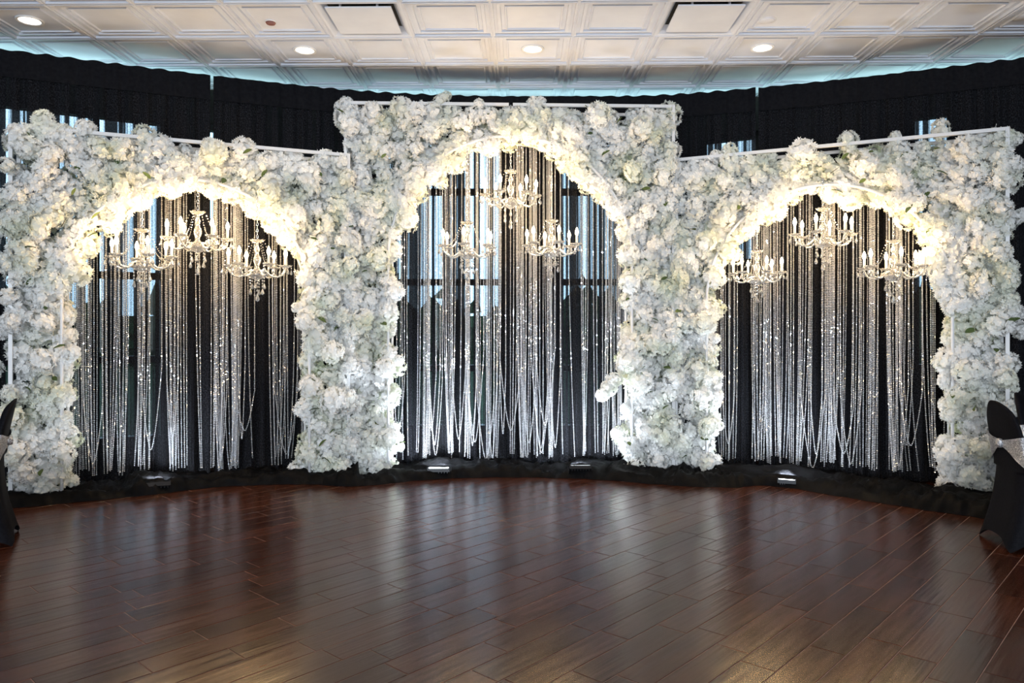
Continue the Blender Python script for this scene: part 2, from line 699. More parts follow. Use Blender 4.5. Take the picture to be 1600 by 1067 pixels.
def window(mt, u0, u1, z0, z1, bars_z, bars_u):
    WN[0] += 1
    t = empty('window_%d' % WN[0], (mt @ Vector(((u0 + u1) / 2, .06, z0))))
    t.rotation_euler = mt.to_euler()
    tag(t, kind='structure')
    W_, H_ = u1 - u0, z1 - z0
    for nm, c, s in (('jamb', (-W_ / 2 + .03, 0, H_ / 2), (.06, .10, H_)), ('jamb', (W_ / 2 - .03, 0, H_ / 2), (.06, .10, H_)),
                     ('sill', (0, 0, .03), (W_, .12, .06)), ('head', (0, 0, H_ - .03), (W_, .10, .06))):
        MB().box(c, s).build(nm, M['winframe'], t, smooth=False)
    for z in bars_z:
        MB().box((0, 0, z - z0), (W_, .08, .062)).build('transom', M['winframe'], t, smooth=False)
    for u in bars_u:
        MB().box((u - (u0 + u1) / 2, 0, H_ / 2), (.055, .085, H_)).build('mullion', M['winframe'], t, smooth=False)
    MB().box((0, .01, H_ / 2), (W_ - .02, .006, H_ - .02)).build('pane', M['glass'], t, smooth=False)


# centre wall
yc_ = 7.55
X = lambda px, d: (px - CX) / F * d
Zw = lambda py, d: CAMZ + (HY - py) / F * d
mt, L = wall_segment('wall_back', (-1.95, yc_), (1.95, yc_), [(X(596, 7.6) + 1.95, X(790, 7.6) + 1.95, .25, 3.2), (X(868, 7.6) + 1.95, X(1010, 7.6) + 1.95, .25, 3.2)], M['wall'])
bz = [Zw(300, 7.6), Zw(441, 7.6), Zw(575, 7.6)]
window(mt, X(596, 7.6) + 1.95, X(790, 7.6) + 1.95, .25, 3.2, bz, [])
window(mt, X(868, 7.6) + 1.95, X(1010, 7.6) + 1.95, .25, 3.2, bz, [])
# left wall: from its far left end to the bay corner
A, B = Vector((-6.45, 5.1)), Vector((-1.95, 7.55))
e = (B - A).normalized()


def hit(A, e, px):
    k = (px - CX) / F
    return (k * A.y - A.x) / (e.x - k * e.y)


uL = [hit(A, e, p) for p in (-60, 262, 318, 345)]
mt, L = wall_segment('wall_left', tuple(A), tuple(B), [(uL[0], uL[1], .25, 3.2), (uL[2], uL[3], 2.25, 3.2)], M['wall'])
dz = lambda u: A.y + e.y * u
zb = [Zw(432, dz(uL[1])), 1.0]
window(mt, uL[0], uL[1], .25, 3.2, zb, [hit(A, e, 60), hit(A, e, 150)])
window(mt, uL[2], uL[3], 2.25, 3.2, [], [])
A2, B2 = Vector((1.95, 7.55)), Vector((6.45, 5.2))
e2 = (B2 - A2).normalized()
uR = [hit(A2, e2, p) for p in (1085, 1190, 1418, 1492)]
mt, L = wall_segment('wall_right', tuple(A2), tuple(B2), [(uR[0], uR[1], 1.9, 3.2), (uR[2], uR[3], .9, 3.2)], M['wall'])
window(mt, uR[0], uR[1], 1.9, 3.2, [], [])
window(mt, uR[2], uR[3], .9, 3.2, [2.0], [])
for nm, c, s in (('wall_left_side', (-6.47, .05, 1.8), (.12, 10.3, 3.7)), ('wall_right_side', (6.47, .1, 1.8), (.12, 10.4, 3.7)), ('wall_front', (0, -5.1, 1.8), (13, .12, 3.7))):
    tag(MB().box(c, s).build(nm, M['hallwall'], smooth=False), kind='structure')
# outside: lawn and a hedge line under the sky
g = MB().box((0, 40, -.35), (160, 62, .3)).build('ground', M['ground'], smooth=False)
tag(g, kind='structure')
hb = MB()
for i in range(900):
    x = -48 + i * 96 / 900
    top = 2.2 + .5 * math.sin(x * .9) + .35 * math.sin(x * 2.3 + 1) + random.uniform(-.5, .4)
    for z in np.arange(-.2, top, .55):
        c = Vector((x + random.uniform(-.3, .3), 30 + random.uniform(-1.2, 1.2), z + random.uniform(-.2, .2)))
        q = random.uniform(.25, .5)
        hb.add([c + Vector((random.uniform(-q, q), random.uniform(-.2, .2), q)), c + Vector((-q, random.uniform(-.3, .3), -q * .6)), c + Vector((q, random.uniform(-.3, .3), -q * .6))], [(0, 1, 2)])
hb.box((0, 31.8, .7), (110, .5, 2.2))
tag(hb.build('hedge', M['hedge']), 'dark hedge line outside beyond the windows', 'hedge', kind='stuff')

# added area lights behind the drape imitate window daylight leaking over its top
spill_path = [(-5.9, 5.2), (-4.0, 6.12), (-1.75, 7.18), (1.7, 7.28), (4.1, 6.35), (5.9, 5.5)]
for (a, b) in zip(spill_path[:-1], spill_path[1:]):
    a, b = Vector((*a, 3.36)), Vector((*b, 3.36))
    d = bpy.data.lights.new('added_spill_light', 'AREA')
    d.shape = 'RECTANGLE'
    d.size, d.size_y = (b - a).length, .05
    d.energy = E_SPILL * (b - a).length / 2.4
    d.color = (0.62, 1.0, 0.96)
    lo = bpy.data.objects.new('added_spill_light', d)
    lo.location = (a + b) / 2
    ang = math.atan2(b.y - a.y, b.x - a.x)
    lo.rotation_euler = (PI, 0, ang)
    COL.objects.link(lo)

# ------------------------------------------------------------------ drapes
PATH = [(-5.9, 5.0), (-5.0, 5.42), (-3.97, 5.86), (-2.7, 6.42), (-1.5, 6.86), (-.5, 7.03), (.5, 7.05), (1.48, 7.0), (2.8, 6.60), (4.1, 6.05), (5.1, 5.62), (5.9, 5.25)]
S, PTS = catmull(PATH, .0115)
TAN = np.gradient(PTS, axis=0)
TAN /= np.linalg.norm(TAN, axis=1)[:, None]
NRM = np.stack([-TAN[:, 1], TAN[:, 0]], 1)
PX = CX + F * PTS[:, 0] / PTS[:, 1]
ZTOP = 3.44
ph = np.cumsum(rng.normal(0, .09, len(S))) * .6
fold = np.sin(S * 2 * PI / .118 + ph * 3) + .45 * np.sin(S * 2 * PI / .071 + ph * 5 + 1.3)
slow = np.sin(S * 2 * PI / .83 + 1.0) + np.sin(S * 2 * PI / .52)
ZL = [ZTOP, 3.40, 3.36, 3.30, 3.24, 3.18, 3.0, 2.6, 2.2, 1.8, 1.4, 1.0, .6, .35, .18, .08, .015]


def fabric(name, i0, i1, rows, material, parent, thick=0.0, amp=None):
    n = i1 - i0
    vs_, uvs = [], []
    for z in rows:
        k = (ZTOP - z) / ZTOP
        a = (.006 + .026 * min(1, k * 3)) if amp is None else amp
        off = a * fold[i0:i1] + .02 * k * slow[i0:i1] - thick
        if amp is None:
            off = off - .10 * max(0, (.35 - z) / .35) ** 2     # the hem sweeps forward
        p = PTS[i0:i1] + NRM[i0:i1] * off[:, None]
        zz = np.full(n, z)
        if z == ZTOP:
            zz = zz + .004 * np.sin(S[i0:i1] * 2 * PI / .16 + ph[i0:i1]) + .003 * np.sin(S[i0:i1] * 37)
        vs_.append(np.column_stack([p, zz]))
        uvs.append(np.column_stack([S[i0:i1], np.full(n, z)]))
    v = np.concatenate(vs_)
    uv = np.concatenate(uvs)
    m = len(rows)
    idx = np.arange(m * n).reshape(m, n)
    f = np.stack([idx[:-1, :-1], idx[1:, :-1], idx[1:, 1:], idx[:-1, 1:]], -1).reshape(-1, 4)
    me = np_mesh(name, v, f, material, True)
    ul = me.uv_layers.new(name='UVMap')
    ul.data.foreach_set('uv', uv[f.ravel()].astype(np.float32).ravel())
    return link(name, me, parent)


cuts = [0] + [int(np.argmin(np.abs(PX - p))) for p in (331, 806, 1182)] + [len(S)]
DL = ['sheer black pleated drape behind the left flower arch, left of the slit', 'sheer black pleated drape between left slit and middle of centre arch',
      'sheer black pleated drape from middle of centre arch to right slit', 'sheer black pleated drape behind the right flower arch, right of the slit']
TM = [.45, .70, .45, .28]
for k in range(4):
    i0, i1 = cuts[k], cuts[k + 1]
    if k in (1, 3):
        i0 += 1
    if k == 2:
        i0 -= 2
    d = empty('drape', (0, 0, 0))
    tag(d, DL[k], 'drape', 'black drapes hung along the curved wall')
    fabric('fabric', i0, i1, ZL, drape_material('sheer_black_voile', TM[k]), d)
    fabric('header', i0, i1, [ZTOP, 3.42, 3.37, 3.30, 3.23], M['header'], d, thick=.028, amp=.004)

# ------------------------------------------------------------------ flower arches


def head_mesh(seed, n, sq, rcore, pet=.84):
    """A round flower head: frilled florets of five petals each around a small core. Unit radius."""
    r = np.random.default_rng(seed)
    V, Fc = [], []
    ga = PI * (3 - math.sqrt(5))
    for i in range(n):
        z = 1 - 2 * (i + .5) / n
        a = ga * i + r.normal(0, .25)
        q = math.sqrt(max(0, 1 - z * z))
        nr = np.array([q * math.cos(a), q * math.sin(a), z]) + r.normal(0, .16, 3)
        nr /= np.linalg.norm(nr)
        c = nr * (rcore + .06 + r.random() * .16)
        t1 = np.cross(nr, [.3, .5, .81])
        t1 /= np.linalg.norm(t1)
        t2 = np.cross(nr, t1)
        a0 = r.random() * 6.28
        for k in range(5):
            an = a0 + k * 2 * PI / 5 + r.normal(0, .15)
            d = t1 * math.cos(an) + t2 * math.sin(an)
            s = np.cross(nr, d)
            ln = (.22 + r.random() * .12) * pet
            lift = .02 + r.random() * .20
            b = len(V)
            V += [c, c + d * ln * .62 + s * ln * .46 + nr * (lift * .6), c + d * ln * 1.0 + s * .10 + nr * lift * 1.1,
                  c + d * ln * .86 - s * .02 + nr * lift * .6, c + d * ln * .97 - s * .14 + nr * lift, c + d * ln * .58 - s * ln * .46 + nr * (lift * .5)]
            Fc += [(b, b + 1, b + 3), (b + 1, b + 2, b + 3), (b, b + 3, b + 5), (b + 3, b + 4, b + 5)]
    # core
    t = (1 + 5 ** .5) / 2
    ico = np.array([(-1, t, 0), (1, t, 0), (-1, -t, 0), (1, -t, 0), (0, -1, t), (0, 1, t), (0, -1, -t), (0, 1, -t), (t, 0, -1), (t, 0, 1), (-t, 0, -1), (-t, 0, 1)])
    ico = ico / np.linalg.norm(ico[0]) * (rcore * .95)
    fi = [(0, 11, 5), (0, 5, 1), (0, 1, 7), (0, 7, 10), (0, 10, 11), (1, 5, 9), (5, 11, 4), (11, 10, 2), (10, 7, 6), (7, 1, 8), (3, 9, 4), (3, 4, 2), (3, 2, 6), (3, 6, 8), (3, 8, 9), (4, 9, 5), (2, 4, 11), (6, 2, 10), (8, 6, 7), (9, 8, 1)]
    b = len(V)
    V += list(ico)
    Fc += [tuple(b + i for i in f) for f in fi]
    V = np.array(V)
    V[:, 2] *= sq
    return V, np.array(Fc)


HEADS = [head_mesh(s, n, sq, rc) for s, n, sq, rc in ((1, 84, 1.0, .70), (2, 74, .85, .68), (3, 90, 1.12, .66), (4, 66, .9, .64))]
HM = [np_mesh('blossom', v, f, M['petal'], False) for v, f in HEADS]
HEADS_LO = [head_mesh(s, n, sq, rc) for s, n, sq, rc in ((11, 34, 1.0, .68), (12, 36, .85, .68))]


def leaf_mesh():
    vv, ff = [], []
    n = 6
    for i in range(n + 1):
        t = i / n
        wd = .30 * math.sin(PI * min(1, t * .92 + .04)) ** .8 * (1 - t * .25)
        vv += [(-wd, t, .10 * math.sin(t * 2.6)), (0, t, .10 * math.sin(t * 2.6) - .06), (wd, t, .10 * math.sin(t * 2.6))]
    for i in range(n):
        for k in (0, 1):
            a = i * 3 + k
            ff.append((a, a + 1, a + 4, a + 3))
    return MB().add(vv, ff)


LM = leaf_mesh().mesh('leaf', M['leaf'])


def rand_rot(r):
    q = r.normal(0, 1, 4)
    q /= np.linalg.norm(q)
    w_, x, y, z = q
    return np.array([[1 - 2 * (y * y + z * z), 2 * (x * y - w_ * z), 2 * (x * z + w_ * y)], [2 * (x * y + w_ * z), 1 - 2 * (x * x + z * z), 2 * (y * z - w_ * x)],
                     [2 * (x * z - w_ * y), 2 * (y * z + w_ * x), 1 - 2 * (x * x + y * y)]])


def poisson(ok, x0, x1, z0, z1, dist, tries, r, seed_pts=()):
    pts = list(seed_pts)
    grid = {}
    key = lambda p: (int(math.floor(p[0] / dist)), int(math.floor(p[1] / dist)))
    for p in pts:
        grid.setdefault(key(p), []).append(p)
    for _ in range(tries):
        p = (r.uniform(x0, x1), r.uniform(z0, z1))
        if not ok(*p):
            continue
        k = key(p)
        good = True
        for i in (-1, 0, 1):
            for j in (-1, 0, 1):
                for q in grid.get((k[0] + i, k[1] + j), ()):
                    if (q[0] - p[0]) ** 2 + (q[1] - p[1]) ** 2 < dist * dist:
                        good = False
                        break
                if not good:
                    break
            if not good:
                break
        if good:
            pts.append(p)
            grid.setdefault(k, []).append(p)
    return pts


ARCH = {}


def make_arch(key, A, B, H, cxl, R, zc, label, over_l, over_r, sprigs, seed, split=False):
    r = np.random.default_rng(seed)
    A, B = Vector((*A, 0)), Vector((*B, 0))
    Wd = (B - A).length
    rz = math.atan2((B - A).y, (B - A).x)
    t = empty('flower_arch', (A + B) / 2, rz)
    tag(t, label, 'arch', 'white flower arches with metal frames')
    ARCH[key] = dict(t=t, W=Wd, H=H, cx=cxl, R=R, zc=zc)
    hw = Wd / 2
    tr = .0135
    fy, by = -.112, .16
    # metal frame
    for y in (fy, by):
        for sx in (-1, 1):
            MB().box((sx * hw, y, H / 2), (.026, .026, H)).build('post', M['tube'], t, smooth=False)
        if split:
            for sx in (-1, 1):
                MB().box((sx * (hw / 2 + .003), y, H - .013), (hw - .03, .026, .026)).build('top_rail', M['tube'], t, smooth=False)
                MB().box((sx * .018, y * .45, (zc + R + H) / 2), (.022, .026, H - zc - R - .02)).build('centre_post', M['tube'], t, smooth=False)
        else:
            MB().box((0, y, H - .013), (Wd - .028, .026, .026)).build('top_rail', M['tube'], t, smooth=False)
        path = [(cxl - R, y, .01), (cxl - R, y, zc * .5)]
        path += [(cxl - R * math.cos(a), y, zc + R * math.sin(a)) for a in np.linspace(0, PI, 40)]
        path += [(cxl + R, y, zc * .5), (cxl + R, y, .01)]
        MB().tube(path, .0125, 8).build('arch_tube', M['tube'], t)
    for sx in (-1, 1):
        for z in (.02, H - .02):
            MB().box((sx * hw, (fy + by) / 2, z), (.022, by - fy - .026, .022)).build('spacer_bar', M['tube'], t, smooth=False)

    # ragged flower outline
    ph_ = r.uniform(0, 6.28, 8)

    def rag(s, k):
        return .034 * math.sin(s * 9 + ph_[k]) + .036 * math.sin(s * 19 + ph_[k + 1])

    def ok(x, z, grow=0.0):
        lo = -hw - over_l + .03 + rag(z, 0) - grow
        hi = hw + over_r - .03 + rag(z, 2) + grow
        if x < lo or x > hi or z < .07 or z > H - .085 + rag(x, 4) * .8 + grow:
            return False
        rr = R - .012 + rag(x + z, 6) * .9 - grow
        dx = x - cxl
        if z < zc:
            return abs(dx) > rr
        rr -= .07 * abs(math.sin(2 * math.atan2(z - zc, dx)))
        return dx * dx + (z - zc) ** 2 > rr * rr

    pts = poisson(ok, -hw - .2, hw + .2, .05, H + .1, .108, 60000, r)
    r.shuffle(pts)
    front = [(x, z, -.075 + r.normal(0, .05), .084 + .038 * r.random()) for x, z in pts]
    for (x, z, y, s) in sprigs:
        front.append((x, z, y, s))
    # small heads that stray past the ragged edge
    stray = poisson(lambda x, z: ok(x, z, .055) and not ok(x, z, .01) and not (z > zc - .1 and abs(x - cxl) < R + .1 and z < zc + R + .1), -hw - .2, hw + .2, .12, H + .1, .15, 4000, r)
    r.shuffle(stray)
    for (x, z) in stray[:30]:
        front.append((x, z, -.06 + r.normal(0, .03), .045 + .02 * r.random()))
    # heads wired over the outer posts
    for sx in (-1, 1):
        for _ in range(11):
            front.append((sx * hw + r.normal(0, .035), r.uniform(.25, H - .25), -.135 + r.normal(0, .02), .07 + .025 * r.random()))
    front = front[::-1]
    parts = front[:300]
    extra = front[300:]
    for (x, z, y, s) in parts:
        o = link('blossom', HM[r.integers(0, len(HM))], t, (x, y, z))
        o.rotation_euler = tuple(r.uniform(0, 6.28, 3))
        o.scale = (s, s, s * r.uniform(.85, 1.15))
    # the heads filling in behind
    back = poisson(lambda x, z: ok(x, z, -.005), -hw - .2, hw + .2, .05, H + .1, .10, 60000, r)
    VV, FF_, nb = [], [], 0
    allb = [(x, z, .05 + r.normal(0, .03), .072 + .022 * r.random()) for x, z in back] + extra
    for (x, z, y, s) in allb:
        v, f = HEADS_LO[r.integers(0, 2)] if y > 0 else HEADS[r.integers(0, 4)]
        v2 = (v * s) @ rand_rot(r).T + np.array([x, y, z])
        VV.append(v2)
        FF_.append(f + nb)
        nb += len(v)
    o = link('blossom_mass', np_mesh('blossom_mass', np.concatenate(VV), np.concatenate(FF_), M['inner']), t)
    tag(o, kind='stuff')
    # leaves and twigs showing in the gaps
    lp = poisson(ok, -hw - .1, hw + .1, .1, H, .17, 3000, r)
    r.shuffle(lp)
    for (x, z) in lp[:45]:
        o = link('leaf', LM, t, (x, -.15 + r.normal(0, .03), z))
        s = r.uniform(.055, .095)
        o.scale = (s, s, s)
        o.rotation_euler = (r.uniform(-.9, .9), r.uniform(-.8, .8), r.uniform(0, 6.28))
    tw = MB()
    for (x, z) in lp[60:170]:
        a = r.uniform(0, 6.28)
        ln = r.uniform(.05, .10)
        p0 = Vector((x, -.14 + r.normal(0, .03), z))
        tw.tube([p0, p0 + Vector((math.cos(a) * ln * .5, -.015, math.sin(a) * ln * .5)), p0 + Vector((math.cos(a) * ln, -.05, math.sin(a) * ln * .9))], [.003, .0025, .0015], 4)
    tag(tw.build('twigs', M['twig'], t), kind='stuff')
    return t


HL, HC = 2.77, 3.23
make_arch('left', (-3.70, 5.612), (-1.440, 6.550), HL, 0.0, .90, 1.56,
          'white flower arch at the left, its lower frame turned towards the dance floor', .0, .0,
          [(-1.03, HL + .06, -.05, .085), (-1.05, HL - .02, -.08, .07), (-.75, HL + .01, -.08, .08), (-.35, HL + .0, -.08, .10), (-1.30, 1.28, -.06, .1), (-1.34, .98, -.06, .08), (-1.36, 1.95, -.06, .08)], 21)
make_arch('centre', (-1.432, 6.60), (1.404, 6.708), HC, 0.0, 1.056, 1.89,
          'tallest white flower arch in the middle with a two-piece top rail', .0, .0,
          [(-1.42, HC - .01, -.09, .062), (-1.36, HC - .10, -.12, .075), (-.60, HC + .01, -.10, .075), (-.66, HC - .08, -.12, .08), (-.56, HC + .06, -.1, .05), (.20, HC - .01, -.12, .07), (.26, HC + .02, -.1, .05), (.27, HC - .09, -.12, .08), (1.38, HC - .19, -.1, .07), (.86, .76, -.10, .085), (.80, .70, -.10, .06), (.90, .83, -.1, .08)], 22, True)
make_arch('right', (1.490, 6.728), (3.713, 5.690), HL, -.045, .92, 1.525,
          'white flower arch at the right, beside the black covered chairs', .0, .01,
          [(1.34, 2.12, -.04, .06), (1.42, 2.13, -.04, .045), (1.33, 1.27, -.04, .07), (1.41, 1.26, -.04, .06), (1.48, 1.26, -.04, .05), (.80, HL + .04, -.05, .09), (.15, HL + .02, -.06, .085), (-.78, HL + .03, -.06, .07), (-.2, HL + .02, -.06, .06), (-.94, .76, -.09, .085), (-.88, .70, -.1, .055), (-.93, .46, -.09, .075), (-.87, .44, -.1, .055), (-.94, 1.0, -.08, .075)], 23)

# ------------------------------------------------------------------ bead curtains


def bead_curtain(key, n_bundles, label, seed, loops=.25):
    a = ARCH[key]
    r = np.random.default_rng(seed)
    y0 = .24
    lo, hi = a['cx'] - a['R'] - .02, a['cx'] + a['R'] + .02
    strands = []

    def ztop(x):
        dx = min(abs(x - a['cx']), a['R'] * .999)
        return min(a['zc'] + math.sqrt(a['R'] ** 2 - dx ** 2) + .08, a['H'] - .1)

    us = np.sort(r.uniform(lo, hi, n_bundles))
    for ib, u in enumerate(us):
        k = int(r.choice([1, 1, 1, 2, 2, 3, 4]))
        sp = r.uniform(.020, .036)
        zb = r.uniform(.07, .15)
        drift = r.normal(0, .03)
        pinch = r.uniform(.25, 1.0)
        for j in range(k):
            x0 = u + (j - (k - 1) / 2) * sp
            x1 = u + drift + (j - (k - 1) / 2) * sp * pinch
            if not lo < x0 < hi:
                continue
            yy = y0 + r.uniform(-.03, .03)
            zt = ztop(x0)
            zs = np.linspace(zt, zb, 40)
            tt = np.clip((zt - zs) / (zt - zb), 0, 1)
            xs = x0 + (x1 - x0) * tt ** r.uniform(2, 4)
            strands.append(np.column_stack([xs, np.full(40, yy), zs]))
        if r.random() < loops:      # a loose strand swagged to a neighbour
            x0, x1 = u, min(u + r.uniform(.05, .20), hi)
            zl = r.uniform(.08, .42)
            zt = ztop(x0)
            mid = r.uniform(.6, 1.1)
            s = np.linspace(0, 1, 40)
            xs = np.concatenate([np.full(20, x0), x0 + (x1 - x0) * (.5 - .5 * np.cos(np.linspace(0, PI, 60))), np.full(20, x1)])
            zc = zl + (mid - zl) * np.abs(np.cos(np.linspace(0, PI, 60))) ** 1.6
            zs = np.concatenate([np.linspace(zt, mid, 20), zc, np.linspace(mid, ztop(x1), 20)])
            strands.append(np.column_stack([xs, np.full(100, y0 - .04 + r.uniform(-.01, .02)), zs]))
    C, D = [], []
    for p in strands:
        L = np.concatenate([[0], np.cumsum(np.linalg.norm(np.diff(p, axis=0), axis=1))])
        pitch = .0145
        n = int(L[-1] / pitch)
        s = np.arange(n) * pitch
        q = np.stack([np.interp(s, L, p[:, i]) for i in range(3)], 1)
        C.append(q)
        tq = np.gradient(q, axis=0)
        D.append(tq / np.linalg.norm(tq, axis=1)[:, None])
    C, D = np.concatenate(C), np.concatenate(D)
    n = len(C)
    A1 = np.cross(D, np.array([[0, 1.0, 0]]))
    A1 /= np.linalg.norm(A1, axis=1)[:, None]
    A2 = np.cross(D, A1)
    an = r.uniform(0, 6.28, n)[:, None]
    U, Vv = A1 * np.cos(an) + A2 * np.sin(an), A2 * np.cos(an) - A1 * np.sin(an)
    rad = np.where(r.random(n) < .15, .0082, .0062)[:, None]
    vs_ = np.stack([C + D * .0068, C + U * rad, C + Vv * rad, C - U * rad, C - Vv * rad, C - D * .0068], 1).reshape(-1, 3)
    fb = np.array([(0, 1, 2), (0, 2, 3), (0, 3, 4), (0, 4, 1), (5, 2, 1), (5, 3, 2), (5, 4, 3), (5, 1, 4)])
    fs = (fb[None] + (np.arange(n) * 6)[:, None, None]).reshape(-1, 3)
    o = link('bead_curtain', np_mesh('bead_curtain', vs_, fs, M['bead']))
    o.location = a['t'].location
    o.rotation_euler = a['t'].rotation_euler
    tag(o, label, 'curtain', 'hanging crystal bead curtains', 'stuff')
    return n


bead_curtain('left', 46, 'curtain of crystal bead strands hanging in the left flower arch', 31)
bead_curtain('centre', 50, 'curtain of crystal bead strands hanging in the tall middle arch', 32, .5)
bead_curtain('right', 50, 'curtain of crystal bead strands hanging in the right flower arch', 33)

# ------------------------------------------------------------------ chandeliers


def drop(b, x, y, z, s=1.0, beads=2):
    """A pendant string: small beads and a teardrop."""
    for k in range(beads):
        b.lathe([(0, .009 * s), (.006 * s, 0), (0, -.009 * s)], 6, Matrix.Translation((x, y, z - .01 * s - k * .019 * s)))
    zz = z - .004 - beads * .019 * s
    b.lathe([(0, 0), (.004 * s, -.008 * s), (.011 * s, -.028 * s), (.009 * s, -.038 * s), (0, -.044 * s)], 8, Matrix.Translation((x, y, zz)))


def make_chandelier():
    t = empty('chandelier', (0, 0, 0))
    # z = 0 at the drip pans
    MB().lathe([(.0, -.125), (.014, -.12), (.022, -.112), (.05, -.10), (.068, -.082), (.074, -.064), (.066, -.06), (.03, -.066), (.012, -.07)], 18, scallop={5: .05}).build('bowl', M['crystal'], t)
    MB().lathe([(.012, -.07), (.026, -.055), (.03, -.035), (.018, -.01), (.014, .0), (.024, .02), (.032, .045), (.028, .075), (.014, .10), (.012, .12), (.02, .135), (.022, .15), (.012, .17), (.010, .20), (.016, .205), (.0, .24)], 14).build('stem', M['crystal'], t)
    MB().lathe([(.012, .196), (.035, .20), (.055, .212), (.062, .224), (.05, .216), (.03, .206), (.012, .206)], 18, scallop={3: .07}).build('top_dish', M['crystal'], t)
    arm = MB()
    path = [(.02, 0, -.045), (.05, 0, -.035), (.078, 0, -.045), (.10, 0, -.072), (.13, 0, -.088), (.165, 0, -.088), (.20, 0, -.072), (.222, 0, -.045), (.23, 0, -.012)]
    arm.tube(path, .0085, 8)
    am = arm.mesh('arm', M['crystal'])
    pan = MB().lathe([(.010, -.014), (.024, -.010), (.045, -.002), (.054, .010), (.048, .008), (.024, -.002), (.010, .0)], 16, scallop={3: .06}).mesh('drip_pan', M['crystal'])
    can = MB().lathe([(.0105, -.004), (.0105, .075), (.0085, .08)], 12).mesh('candle', M['candle'])
    bul = MB().lathe([(.007, .080), (.011, .088), (.0155, .104), (.0145, .118), (.009, .134), (.003, .148), (.0, .152)], 12).mesh('bulb', M['bulb'])
    dr = MB()
    drop(dr, .050, 0, -.001, 1.05, 1)
    drm = dr.mesh('pendant', M['crystal'], smooth=False)
    for k in range(6):
        a_ = k * PI / 3
        o = link('arm', am, t)
        o.rotation_euler = (0, 0, a_)
        for nm, me in (('drip_pan', pan), ('candle', can), ('bulb', bul)):
            link(nm, me, o, (.23, 0, 0))
        for q in range(4):
            link('pendant', drm, o, (.23, 0, 0)).rotation_euler = (0, 0, q * PI / 2 + .5)
        # bead garland from the top dish down to the drip pan
        g = MB()
        for s in np.linspace(.06, .94, 15):
            x = .056 + (.20 - .056) * s
            z = .214 + (-.0 - .214) * s - .055 * math.sin(PI * s)
            g.lathe([(0, .0058), (.0055, 0), (0, -.0058)], 5, Matrix.Translation((x, 0, z)))
        gm = g.build('garland', M['crystal'], o, smooth=False)
    for k in range(6):
        a_ = k * PI / 3 + .4
        b = MB()
        drop(b, .058 * math.cos(a_), .058 * math.sin(a_), -.085, 1.3, 4 if k % 2 else 2)
        b.build('pendant', M['crystal'], t, smooth=False)
    b = MB()
    drop(b, 0, 0, -.125, 1.7, 3)
    b.build('pendant', M['crystal'], t, smooth=False)
    return t


def chain(z0, z1):
    b = MB()
    n = max(2, int((z1 - z0) / .026))
    for i in range(n):
        z = z0 + (i + .5) * (z1 - z0) / n
        ring = []
        for k in range(8):
            an = 2 * PI * k / 8
            q = (.008 * math.cos(an), 0, .016 * math.sin(an))
            if i % 2:
                q = (0, q[0], q[2])
            ring.append((q[0], q[1], q[2] + z))
        b.tube(ring, .0022, 5, closed=True)
    return b


SPOTS = [('left', 222, 402, 1.0, .1, 'crystal chandelier hanging lowest left in the left flower arch'),
         ('left', 309, 373, 1.0, .35, 'crystal chandelier hanging highest in the left flower arch'),
         ('left', 402, 416, 1.0, .2, 'crystal chandelier at the right side of the left flower arch'),
         ('centre', 798, 306, 1.0, .12, 'crystal chandelier under the top of the tall middle arch'),
         ('centre', 730, 386, 1.0, .45, 'crystal chandelier lower left in the tall middle arch'),
         ('centre', 862, 383, 1.0, .75, 'crystal chandelier lower right in the tall middle arch'),
         ('right', 1183, 427, .88, .6, 'crystal chandelier at the left side of the right flower arch'),
         ('right', 1286, 367, 1.0, .95, 'crystal chandelier hanging highest in the right flower arch'),
         ('right', 1396, 418, .98, .3, 'crystal chandelier at the right side of the right flower arch')]
proto = make_chandelier()
bulb_light = []
for i, (key, px, py, s, rot, label) in enumerate(SPOTS):
    a = ARCH[key]
    th = a['t'].rotation_euler[2]
    A = a['t'].location
    e = Vector((math.cos(th), math.sin(th), 0))
    nn = Vector((-math.sin(th), math.cos(th), 0))
    base = A - nn * .23
    k = (px - CX) / F
    u = (k * base.y - base.x) / (e.x - k * e.y)
    p = base + e * u
    z = CAMZ + (HY - py) / F * p.y
    o = proto if i == 0 else copy_tree(proto)
    o.location = (p.x, p.y, z)
    o.rotation_euler = (0, 0, rot)
    s *= .95
    o.scale = (s, s, s)
    tag(o, label, 'chandelier', 'crystal chandeliers in the flower arches')
    bulb_light.append((p.x, p.y, z + .11 * s, s))
    dx = min(abs(u - a['cx']), a['R'] * .97)
    zt = a['zc'] + math.sqrt(a['R'] ** 2 - dx * dx) + .03
    CH = ((zt - z) / s)
    SPOTS[i] = (o, CH)
for o, CH in SPOTS:
    chain(.236, max(.30, CH)).build('chain', M['chrome'], o)
for (x, y, z, s) in bulb_light:
    for k in range(3):
        a_ = k * 2 * PI / 3 + x
        ld = bpy.data.lights.new('candle_glow', 'POINT')
        ld.energy = E_CHANDELIER / 3
        ld.color = WARM
        ld.shadow_soft_size = .03
        lo = bpy.data.objects.new('candle_glow', ld)
        lo.location = (x + .19 * s * math.cos(a_), y + .19 * s * math.sin(a_), z + .03)
        COL.objects.link(lo)

# ------------------------------------------------------------------ bunched fabric along the foot of the arches
EDGE = [(-110, 812), (0, 797), (120, 785), (240, 773), (344, 761), (470, 757), (560, 760), (680, 749), (800, 746), (920, 749), (1000, 755), (1070, 760), (1140, 762), (1210, 760), (1330, 779), (1450, 798), (1520, 808), (1620, 826), (1700, 845)]
ep = []
for px, py in EDGE:
    d = F * CAMZ / (py - HY)
    ep.append(((px - CX) / F * d, d))
s_, pp = catmull(ep, .018)
tn = np.gradient(pp, axis=0)
tn /= np.linalg.norm(tn, axis=1)[:, None]
nm_ = np.stack([-tn[:, 1], tn[:, 0]], 1)
NC = 22
n = len(s_)


